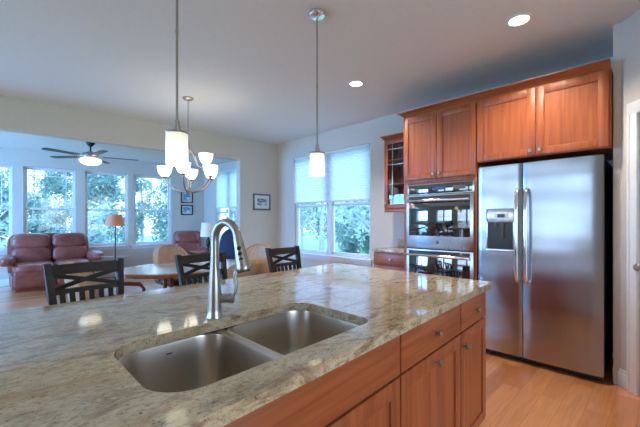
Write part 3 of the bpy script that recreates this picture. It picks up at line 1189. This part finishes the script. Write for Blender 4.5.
# ------------------------------------------------------------------ recessed ceiling lights
cans = [(2.895, .781, 'recessed ceiling light above the refrigerator'), (2.94, 2.414, 'recessed ceiling light before the oven cabinet')]
for x, y, lb in cans:
    t = thing('recessed_light', lb, 'ceiling light', (x, y, CEIL), 0, 'recessed ceiling lights')
    b = B(); b.lathe([(.088, -.0005), (.088, -.006), (.074, -.009), (.066, -.004), (.066, -.0005)], n=36, cap=False); b.obj('trim_ring', M['trim'], t)
    b = B(); b.lathe([(.066, -.0035), (.04, -.0045), (.005, -.005)], n=32); b.obj('lens', M['can'], t)
    l = bpy.data.lights.new('recessed_glow', 'SPOT'); l.energy = 75; l.color = (1, .86, .68); l.spot_size = math.radians(130); l.spot_blend = .7; l.shadow_soft_size = .06
    lo = bpy.data.objects.new('recessed_glow', l); COL.objects.link(lo); lo.parent = t; lo.location = (0, 0, -.03)

# ------------------------------------------------------------------ chandelier
CHX, CHY = 1.80, 4.165
ch = thing('chandelier', 'brushed nickel chandelier with upturned lit glass shades over the dining table', 'chandelier', (CHX, CHY, 1.63))
zc = CEIL-1.63
b = B(); b.lathe([(.065, zc-.0005), (.065, zc-.012), (.05, zc-.025), (.015, zc-.035), (.008, zc-.045)], n=28); b.obj('canopy', M['nickel'], ch)
b = B()
z = zc-.04
k = 0
while z > .76:
    a_ = PI/2*(k % 2)
    pp = []
    for j in range(11):
        q = 2*PI*j/10
        pp.append((math.cos(a_)*.010*math.sin(q), math.sin(a_)*.010*math.sin(q), z-.018+.02*math.cos(q)))
    b.tube(pp, .0025, 6, caps=False)
    z -= .032; k += 1
b.obj('chain', M['nickel'], ch)
b = B(); b.lathe([(.004, .765), (.014, .75), (.016, .73), (.010, .70), (.008, .64), (.018, .60), (.022, .56), (.012, .52), (.009, .30), (.012, .10), (.026, .06), (.030, .03), (.018, .0), (.010, -.02), (.004, -.035)], n=20)
b.obj('column', M['nickel'], ch)


def chand_shade(bx, c):
    bx.lathe([(.030, 0), (.046, .008), (.068, .04), (.082, .08), (.088, .125), (.084, .123), (.064, .045), (.028, .012)], c, 26)


va = math.radians(45.43)
for i, (adeg, rr_, zs, lowtier) in enumerate(((-80, .29, .19, 1), (-14, .31, .19, 1), (44, .30, .19, 1), (104, .29, .19, 1), (177, .30, .19, 1), (22, .21, .36, 0), (142, .21, .36, 0), (262, .21, .36, 0))):
    # angle measured from the view's right-hand direction
    a_ = va-PI/2+math.radians(adeg)
    dx, dy = math.cos(a_), math.sin(a_)
    b = B()
    if lowtier:
        pth = [(.012, .0), (.09, .004), (.17, .03), (.24, .08), (.28, .14), (rr_, zs-.02), (rr_, zs)]
    else:
        pth = [(.01, .54), (.05, .50), (.08, .42), (.11, .33), (.16, .30), (.20, .325), (rr_, zs)]
    b.tube([(dx*r, dy*r, z) for r, z in pth], [.011]*len(pth), 10)
    b.lathe([(.012, -.02), (.026, -.012), (.03, 0), (.02, .004)], (dx*rr_, dy*rr_, zs), 18)
    ar = b.obj('arm', M['nickel'], ch)
    b = B(); chand_shade(b, (dx*rr_, dy*rr_, zs+.004)); b.obj('glass_shade', M['glow'], ar)

# ------------------------------------------------------------------ ceiling fan
fn = thing('ceiling_fan', 'five blade ceiling fan with lit bowl in the living room', 'ceiling fan', (1.36, 7.30, LCEIL))
b = B(); b.lathe([(.075, -.0005), (.07, -.03), (.04, -.07), (.02, -.085)], n=24); b.obj('canopy', M['darkbronze'], fn)
b = B(); b.cyl((0, 0, -.08), (0, 0, -.19), .013, n=12); b.obj('downrod', M['darkbronze'], fn)
b = B(); b.lathe([(.03, -.17), (.07, -.19), (.125, -.21), (.14, -.25), (.125, -.285), (.08, -.30), (.06, -.31)], n=28); b.obj('motor_housing', M['nickel'], fn)
for i in range(5):
    a_ = math.radians(130+72*i)
    R = Matrix.Rotation(a_, 4, 'Z') @ Matrix.Rotation(math.radians(5), 4, 'X')
    b = B()
    b.prism(rounded([(.20, -.055), (.76, -.072), (.76, .072), (.20, .055)], [.02, .05, .05, .02], 5), -.004, .004)
    b.xf(R); b.xf(Matrix.Translation((0, 0, -.262)))
    bl = b.obj('blade', M['blade'], fn)
    b = B(); b.prism([(.11, -.018), (.22, -.035), (.27, 0), (.22, .035), (.11, .018)], -.010, -.0045); b.xf(R); b.xf(Matrix.Translation((0, 0, -.262)))
    b.obj('blade_bracket', M['nickel'], bl)
b = B(); b.lathe([(.125, -.300), (.165, -.312), (.178, -.335), (.165, -.37), (.12, -.405), (.06, -.42), (.01, -.424)], n=32); b.obj('light_bowl', M['glow_soft'], fn)
b = B(); b.lathe([(.012, -.422), (.014, -.435), (.004, -.45)], n=14); b.obj('finial', M['nickel'], fn)


# ------------------------------------------------------------------ pictures
def art_mat(name, sky, land, dark):
    m = Mat(name)
    m.set(Roughness=.3)
    nz = m.n('ShaderNodeTexNoise'); nz.inputs['Scale'].default_value = 14; nz.inputs['Detail'].default_value = 4
    m.l(m.coords((1, 1, 2.2)), nz.inputs['Vector'])
    m.l(m.ramp(nz.outputs['Fac'], [(.36, dark), (.48, land), (.6, sky)]), m.b.inputs['Base Color'])
    return m.m


def picture(label, origin, ang, xa, xb, za, zb, fm, art, fw_=.028, matw=.06):
    cx_, cz_ = (xa+xb)/2, (za+zb)/2
    p = Vector(origin)+Vector((math.cos(ang)*cx_, math.sin(ang)*cx_, cz_))
    t = thing('framed_picture', label, 'picture', p, ang)
    w_, h_ = (xb-xa)/2, (zb-za)/2
    b = B()
    b.box(-w_, .0005, -h_, -w_+fw_, .022, h_, .003); b.box(w_-fw_, .0005, -h_, w_, .022, h_, .003)
    b.box(-w_+fw_, .0005, h_-fw_, w_-fw_, .022, h_, .003); b.box(-w_+fw_, .0005, -h_, w_-fw_, .022, -h_+fw_, .003)
    b.obj('picture_frame', fm, t)
    b = B(); b.box(-w_+fw_, .001, -h_+fw_, w_-fw_, .010, h_-fw_); b.obj('mat_board', M['mat_board'], t)
    b = B(); b.box(-w_+fw_+matw, .009, -h_+fw_+matw, w_-fw_-matw, .0112, h_-fw_-matw); b.obj('print', art, t)
    return t


A1 = art_mat('grey_landscape_print', srgb(206, 214, 224), srgb(126, 140, 160), srgb(70, 82, 104))
A2 = art_mat('blue_landscape_print', srgb(196, 216, 232), srgb(110, 150, 176), srgb(44, 70, 96))
picture('grey framed landscape picture on the wall stub beside the kitchen window', PW0, PWA, .17, .55, 1.48, 1.79, M['frame_grey'], A1)
picture('upper of two small black framed pictures stacked on the far wall', FW0, FWA, .30, .60, 1.735, 2.04, M['frame_black'], A2, .03, .03)
picture('lower of two small black framed pictures stacked on the far wall', FW0, FWA, .30, .60, 1.425, 1.685, M['frame_black'], A2, .03, .03)


# ------------------------------------------------------------------ leather seating
def recliner(name, label, cat, seats, sw, loc, rz):
    """front faces -y; origin at centre of footprint"""
    t = thing(name, label, cat, loc, rz)
    W_ = seats*sw
    AW = .19
    D = .92
    b = B(); b.box(-W_/2-.02, -D/2+.06, .05, W_/2+.02, D/2-.06, .30, .02, 3); b.box(-W_/2+.03, -D/2+.1, .0, W_/2-.03, D/2-.12, .06); b.obj('base', M['leather'], t)
    for i in range(seats):
        xc = -W_/2+sw*(i+.5)
        b = B(); b.pillow((xc, -D/2+.045, .235), (sw-.012, .12, .33), p=5, wr=.015, seed=i); b.obj('footrest', M['leather'], t)
        b = B(); b.pillow((xc, -.13, .405), (sw-.01, .70, .20), p=4.2, wr=.03, seed=3+i); b.obj('seat_cushion', M['leather'], t)
        Rb = Matrix.Rotation(math.radians(-12), 3, 'X')
        b = B(); b.pillow((xc, .20, .60), (sw-.015, .22, .34), p=3.6, rot=Rb, wr=.04, seed=7+i); b.obj('lower_back_cushion', M['leather'], t)
        b = B(); b.pillow((xc, .265, .86), (sw-.01, .24, .33), p=3.2, rot=Rb, wr=.05, seed=11+i); b.obj('head_cushion', M['leather'], t)
    b = B(); b.pillow((0, .36, .60), (W_+.10, .16, .86), p=7, rot=Matrix.Rotation(math.radians(-8), 3, 'X'), cuts=7); b.obj('back_frame', M['leather'], t)
    for sgn in (-1, 1):
        b = B()
        b.pillow((sgn*(W_/2+AW/2-.02), -.08, .30), (AW, .74, .54), p=6, cuts=8)
        b.pillow((sgn*(W_/2+AW/2-.015), -.12, .56), (AW+.07, .70, .20), p=2.6, wr=.04, seed=sgn)
        b.obj('arm_rest', M['leather'], t)
    return t


recliner('reclining_loveseat', 'burgundy leather two-seat reclining sofa under the far windows', 'sofa', 2, .60, (.945, 8.40, 0), math.radians(0))
recliner('leather_recliner', 'burgundy leather recliner chair in far corner below the two small pictures', 'recliner', 1, .56, (3.38, 7.88, 0), math.radians(-24))

# navy armchair before the side window
nv = thing('navy_armchair', 'navy upholstered armchair with rounded high back before the side window', 'armchair', (3.50, 6.20, 0), math.radians(-48))
b = B(); b.pillow((0, -.03, .30), (.62, .62, .30), p=5); b.obj('seat', M['navy'], nv)
b = B(); b.pillow((0, .27, .72), (.56, .16, .80), p=2.6, rot=Matrix.Rotation(math.radians(-14), 3, 'X')); b.obj('backrest', M['navy'], nv)
for sgn in (-1, 1):
    b = B(); b.pillow((sgn*.32, -.02, .42), (.14, .60, .34), p=4); b.obj('arm_rest', M['leather'], nv)
    for yy in (-.22, .22):
        b = B(); b.cyl((sgn*.24, yy, 0), (sgn*.24, yy, .17), .018, .024, 12); b.obj('leg', M['espresso'], nv)

# end table + table lamp
et = thing('end_table', 'small wooden end table beside the leather recliner', 'table', (3.42, 6.99, 0), math.radians(2))
b = B(); b.box(-.28, -.24, .60, .28, .24, .63, .005); b.obj('tabletop', M['tabletop'], et)
b = B(); b.box(-.25, -.21, .48, .25, .21, .60, .003); b.obj('apron', M['espresso'], et)
for sx in (-1, 1):
    for sy in (-1, 1):
        b = B(); b.bar((sx*.22, sy*.18, 0), (sx*.22, sy*.18, .49), .04, .04, up=(0, 1, 0)); b.obj('leg', M['espresso'], et)
tl_ = thing('table_lamp', 'table lamp with white drum shade on the end table', 'lamp', (3.46, 6.98, .6305))
b = B(); b.lathe([(.07, 0), (.07, .012), (.03, .025), (.02, .06), (.045, .12), (.05, .17), (.03, .24), (.012, .29), (.010, .36)], n=22); b.obj('lamp_base', M['darkbronze'], tl_)
b = B(); b.lathe([(.165, .30), (.135, .60), (.130, .60), (.160, .30)], n=28, cap=False); b.obj('lamp_shade', M['shade_white'], tl_)

# floor lamp with tray
flp = thing('floor_lamp', 'brass floor lamp with terracotta shade and glass tray before the far windows', 'lamp', (1.79, 7.45, 0))
b = B(); b.lathe([(.15, 0), (.15, .015), (.06, .035), (.02, .05)], n=28); b.obj('lamp_base', M['brass'], flp)
b = B(); b.cyl((0, 0, .04), (0, 0, 1.38), .011, n=12); b.obj('pole', M['darkbronze'], flp)
b = B(); b.lathe([(.17, 1.175), (.115, 1.395), (.111, 1.395), (.166, 1.175)], n=28, cap=False); b.obj('lamp_shade', M['lampshade'], flp)
b = B(); b.lathe([(.02, .58), (.24, .582), (.24, .590), (.02, .59)], n=32); b.obj('tray', M['cab_glass'], flp)

# ------------------------------------------------------------------ dining table and chairs
dt = thing('dining_table', 'oval wooden dining table with pale polished top below the chandelier', 'dining table', (1.74, 3.90, 0), math.radians(0))
EA, EB = .80, .58
el = lambda sa, sb, n=48: [(sa*math.cos(2*PI*k/n), sb*math.sin(2*PI*k/n)) for k in range(n)]
b = B(); b.rings([[(x, y, z) for x, y in el(EA+o, EB+o)] for o, z in ((-.03, .70), (-.005, .705), (0, .72), (0, .738), (-.006, .745), (-.05, .7455))]); top = b.obj('tabletop', M['tabletop'], dt)
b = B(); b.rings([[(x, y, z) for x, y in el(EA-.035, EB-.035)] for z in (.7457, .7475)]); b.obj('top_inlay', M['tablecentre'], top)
for sx in (-.28, .28):
    b = B(); b.cyl((sx-.035, 0, .04), (sx-.035, 0, .70), .022, n=14); b.cyl((sx+.035, 0, .04), (sx+.035, 0, .70), .022, n=14)
    b.box(sx-.07, -.30, 0, sx+.07, .30, .05, .012)
    b.obj('pedestal', M['rattan'], dt)


def make_dchair():
    """tufted barrel-back dining chair on a swivel base; faces -y"""
    t = thing('dining_chair', '', 'dining chair')
    b = B(); b.pillow((0, -.02, .45), (.54, .54, .12), p=3.4); b.obj('seat', M['espresso_seat'], t)
    b = B()
    n = 30
    ro, ri = [], []
    rows = [(.50, .0), (.58, .012), (.68, .03), (.78, .05), (.86, .066), (.905, .072), (.925, .06)]
    grid_o, grid_i = [], []
    for (z, lean) in rows:
        o_, i_ = [], []
        for k in range(n+1):
            u = -1+2*k/n
            th = u*math.radians(62)
            flute = .010*abs(math.sin(u*PI*3.5))
            wdt = math.sqrt(max(0.0, 1-max(0, (z-.62)/.31)**2.2)) if z > .62 else 1.0
            th *= max(.22, wdt)
            r = .285+lean*.9
            cx0 = math.sin(th)*r*.95
            cy0 = math.cos(th)*r-.02
            o_.append((cx0*1.0, cy0+.03, z))
            r2 = r-.055-flute
            i_.append((math.sin(th)*r2*.95, math.cos(th)*r2-.02+.03-.01, z-.006))
        grid_o.append(o_); grid_i.append(i_)
    rr = [list(g1)+list(reversed(g2)) for g1, g2 in zip(grid_o, grid_i)]
    b.rings(rr)
    b.obj('backrest', M['tan'], t)
    for sgn in (-1, 1):
        b = B()
        b.tube([(sgn*.25, .17, .62), (sgn*.30, .08, .655), (sgn*.315, -.08, .66), (sgn*.30, -.20, .645), (sgn*.285, -.235, .60), (sgn*.27, -.20, .50), (sgn*.25, -.14, .43)], [.016, .018, .020, .019, .016, .016, .014], 12)
        b.cyl((sgn*.305, -.05, .65), (sgn*.27, -.03, .45), .010, n=10)
        b.obj('arm_rest', M['rattan'], t)
    b = B(); b.cyl((0, 0, .10), (0, 0, .41), .03, n=14)
    for k in range(5):
        a_ = 2*PI*k/5+.3
        b.bar((0, 0, .10), (.27*math.cos(a_), .27*math.sin(a_), .065), .04, .03)
    b.obj('swivel_base', M['rattan'], t)
    for k in range(5):
        a_ = 2*PI*k/5+.3
        b = B(); c = Vector((.27*math.cos(a_), .27*math.sin(a_), .026)); d_ = Vector((-math.sin(a_), math.cos(a_), 0))
        b.tube([c-d_*.012, c+d_*.012], [.026, .026], 14); b.obj('caster', M['black'], t)
    return t


dch = make_dchair()
dspots = [(.80, 3.42, 70, 'tan tufted dining chair left of the dining table, behind the leftmost bar stool'),
          (1.93, 4.82, 4, 'tan tufted dining chair on the far side of the dining table, before the recliner'),
          (2.68, 4.20, -70, 'tan tufted dining chair right of the dining table, below the framed landscape picture'),
          (1.78, 2.98, 176, 'tan tufted dining chair with its back to the island, behind the faucet')]
for i, (x, y, a_, lb) in enumerate(dspots):
    o = dch if i == 0 else copy_tree(dch)
    o.location = (x, y, 0); o.rotation_euler.z = math.radians(a_)
    o['label'] = lb; o['group'] = 'dining chairs around the oval table'

# ------------------------------------------------------------------ outdoors
b = B(); b.box(-40, -30, -1.4, 60, 60, -1.2)
g = b.obj('ground', M['ground']); structure(g, 'grassy ground outside the windows')


def leaf_cloud(bx, centres, n, size, spread, rng):
    bm = bx.bm
    for _ in range(n):
        c = rng.choice(centres)
        p = Vector(c)+Vector((rng.gauss(0, spread), rng.gauss(0, spread), rng.gauss(0, spread*.7)))
        a_ = Vector((rng.uniform(-1, 1), rng.uniform(-1, 1), rng.uniform(-.6, .6))).normalized()
        u = a_.cross(Vector((rng.uniform(-1, 1), rng.uniform(-1, 1), rng.uniform(-1, 1)))).normalized()
        s_ = size*rng.uniform(.6, 1.4)
        v = [p+a_*s_, p+u*s_*.5, p-a_*s_, p-u*s_*.5]
        bm.faces.new([bm.verts.new(q) for q in v])


def make_tree(seed, H_, leafn, lm, lsize, crown_from=.15):
    rng = random.Random(seed)
    t = thing('tree', 'tree growing in the woods outside the windows', 'tree', (0, 0, -1.2), 0, 'trees outside the windows')
    b = B()
    lx, ly = rng.uniform(-.3, .3), rng.uniform(-.3, .3)
    tr = lambda u: Vector((lx*u*u, ly*u*u, H_*u))
    b.tube([tr(u/8) for u in range(9)], [.16*(1-.85*u/8) for u in range(9)], 9)
    cs = []
    for k in range(30):
        u = rng.uniform(crown_from, .97)
        a_ = rng.uniform(0, 2*PI)
        L = (1-u*.6)*1.35*rng.uniform(.6, 1.0)
        p0 = tr(u)
        up = rng.uniform(.1, .7)
        p1 = p0+Vector((math.cos(a_)*L*.5, math.sin(a_)*L*.5, L*.5*up))
        p2 = p0+Vector((math.cos(a_+.2)*L, math.sin(a_+.2)*L, L*up*1.1))
        b.tube([p0, p1, p2], [.05*(1-u*.6), .03*(1-u*.6), .008], 5)
        cs += [p1, p2, (p1+p2)/2]
        for _ in range(5):
            q = p2*.9+tr(u)*.1+Vector((rng.gauss(0, .22), rng.gauss(0, .22), rng.gauss(0, .4)))
            b.tube([p1, q], [.018, .006], 4)
            cs.append(q)
    b.obj('trunk', M['bark'], t)
    b = B(); leaf_cloud(b, cs, leafn, lsize, .18, rng); b.obj('foliage', M[lm], t)
    return t


def make_shrub(seed, lm):
    rng = random.Random(seed)
    t = thing('shrub', 'leafy shrub growing in the woods outside the windows', 'shrub', (0, 0, -1.2), 0, 'shrubs outside the windows')
    b = B(); cs = []
    for k in range(12):
        a_ = rng.uniform(0, 2*PI); r = rng.uniform(.1, .5); h = rng.uniform(1.0, 3.4)
        p = Vector((math.cos(a_)*r, math.sin(a_)*r, h))
        b.tube([(0, 0, 0), p*.5+Vector((0, 0, .2)), p], [.035, .02, .006], 5)
        cs += [p, p*.75, p*.5]
    b.obj('stem', M['bark'], t)
    b = B(); leaf_cloud(b, cs, 2600, .08, .15, rng); b.obj('foliage', M[lm], t)
    return t


protos = [make_tree(1, 6.4, 4200, 'leaf', .09, .12), make_tree(2, 7.2, 2600, 'leaf2', .08, .2), make_tree(5, 5.9, 4200, 'leaf', .085, .08), make_tree(9, 7, 1200, 'leaf2', .08, .12)]
shr = [make_shrub(3, 'leaf'), make_shrub(4, 'leaf2')]
rng = random.Random(11)
taken = []


def free_spot(zones, r):
    for _ in range(4000):
        x0, x1, y0, y1 = rng.choice(zones)
        x, y = rng.uniform(x0, x1), rng.uniform(y0, y1)
        if all((x-a)**2+(y-b_)**2 > (1.3*(r+q))**2 for a, b_, q in taken):
            taken.append((x, y, r))
            return x, y
    return None


NEAR = [(-2, 6.5, 12, 17), (8, 13.5, 6, 14)]
MID = [(-3, 14, 16, 30), (11, 27, 6, 24)]
LEFT = [(-16, -9, -1, 12)]


def scatter(protos, order, zones, count, r, used, tall=1.0):
    for i in range(count):
        p = free_spot(zones, r)
        if p is None:
            break
        k = order[i % len(order)]
        o = protos[k] if k not in used else copy_tree(protos[k])
        used.add(k)
        s_ = rng.uniform(.85, 1.1)
        o.location = (p[0], p[1], -1.2); o.rotation_euler.z = rng.uniform(0, 2*PI); o.scale = (s_, s_, s_*tall*rng.uniform(.95, 1.15))


ut, us = set(), set()
scatter(protos, (0, 3, 1, 2, 1), NEAR, 12, 1.45, ut)
scatter(protos, (0, 2, 2, 0, 1), MID, 56, 1.4, ut, 1.25)
scatter(protos, (0, 2, 1), LEFT, 7, 1.5, ut)
scatter(shr, (0, 1), NEAR, 22, .62, us)
scatter(shr, (0, 1), MID, 12, .65, us)
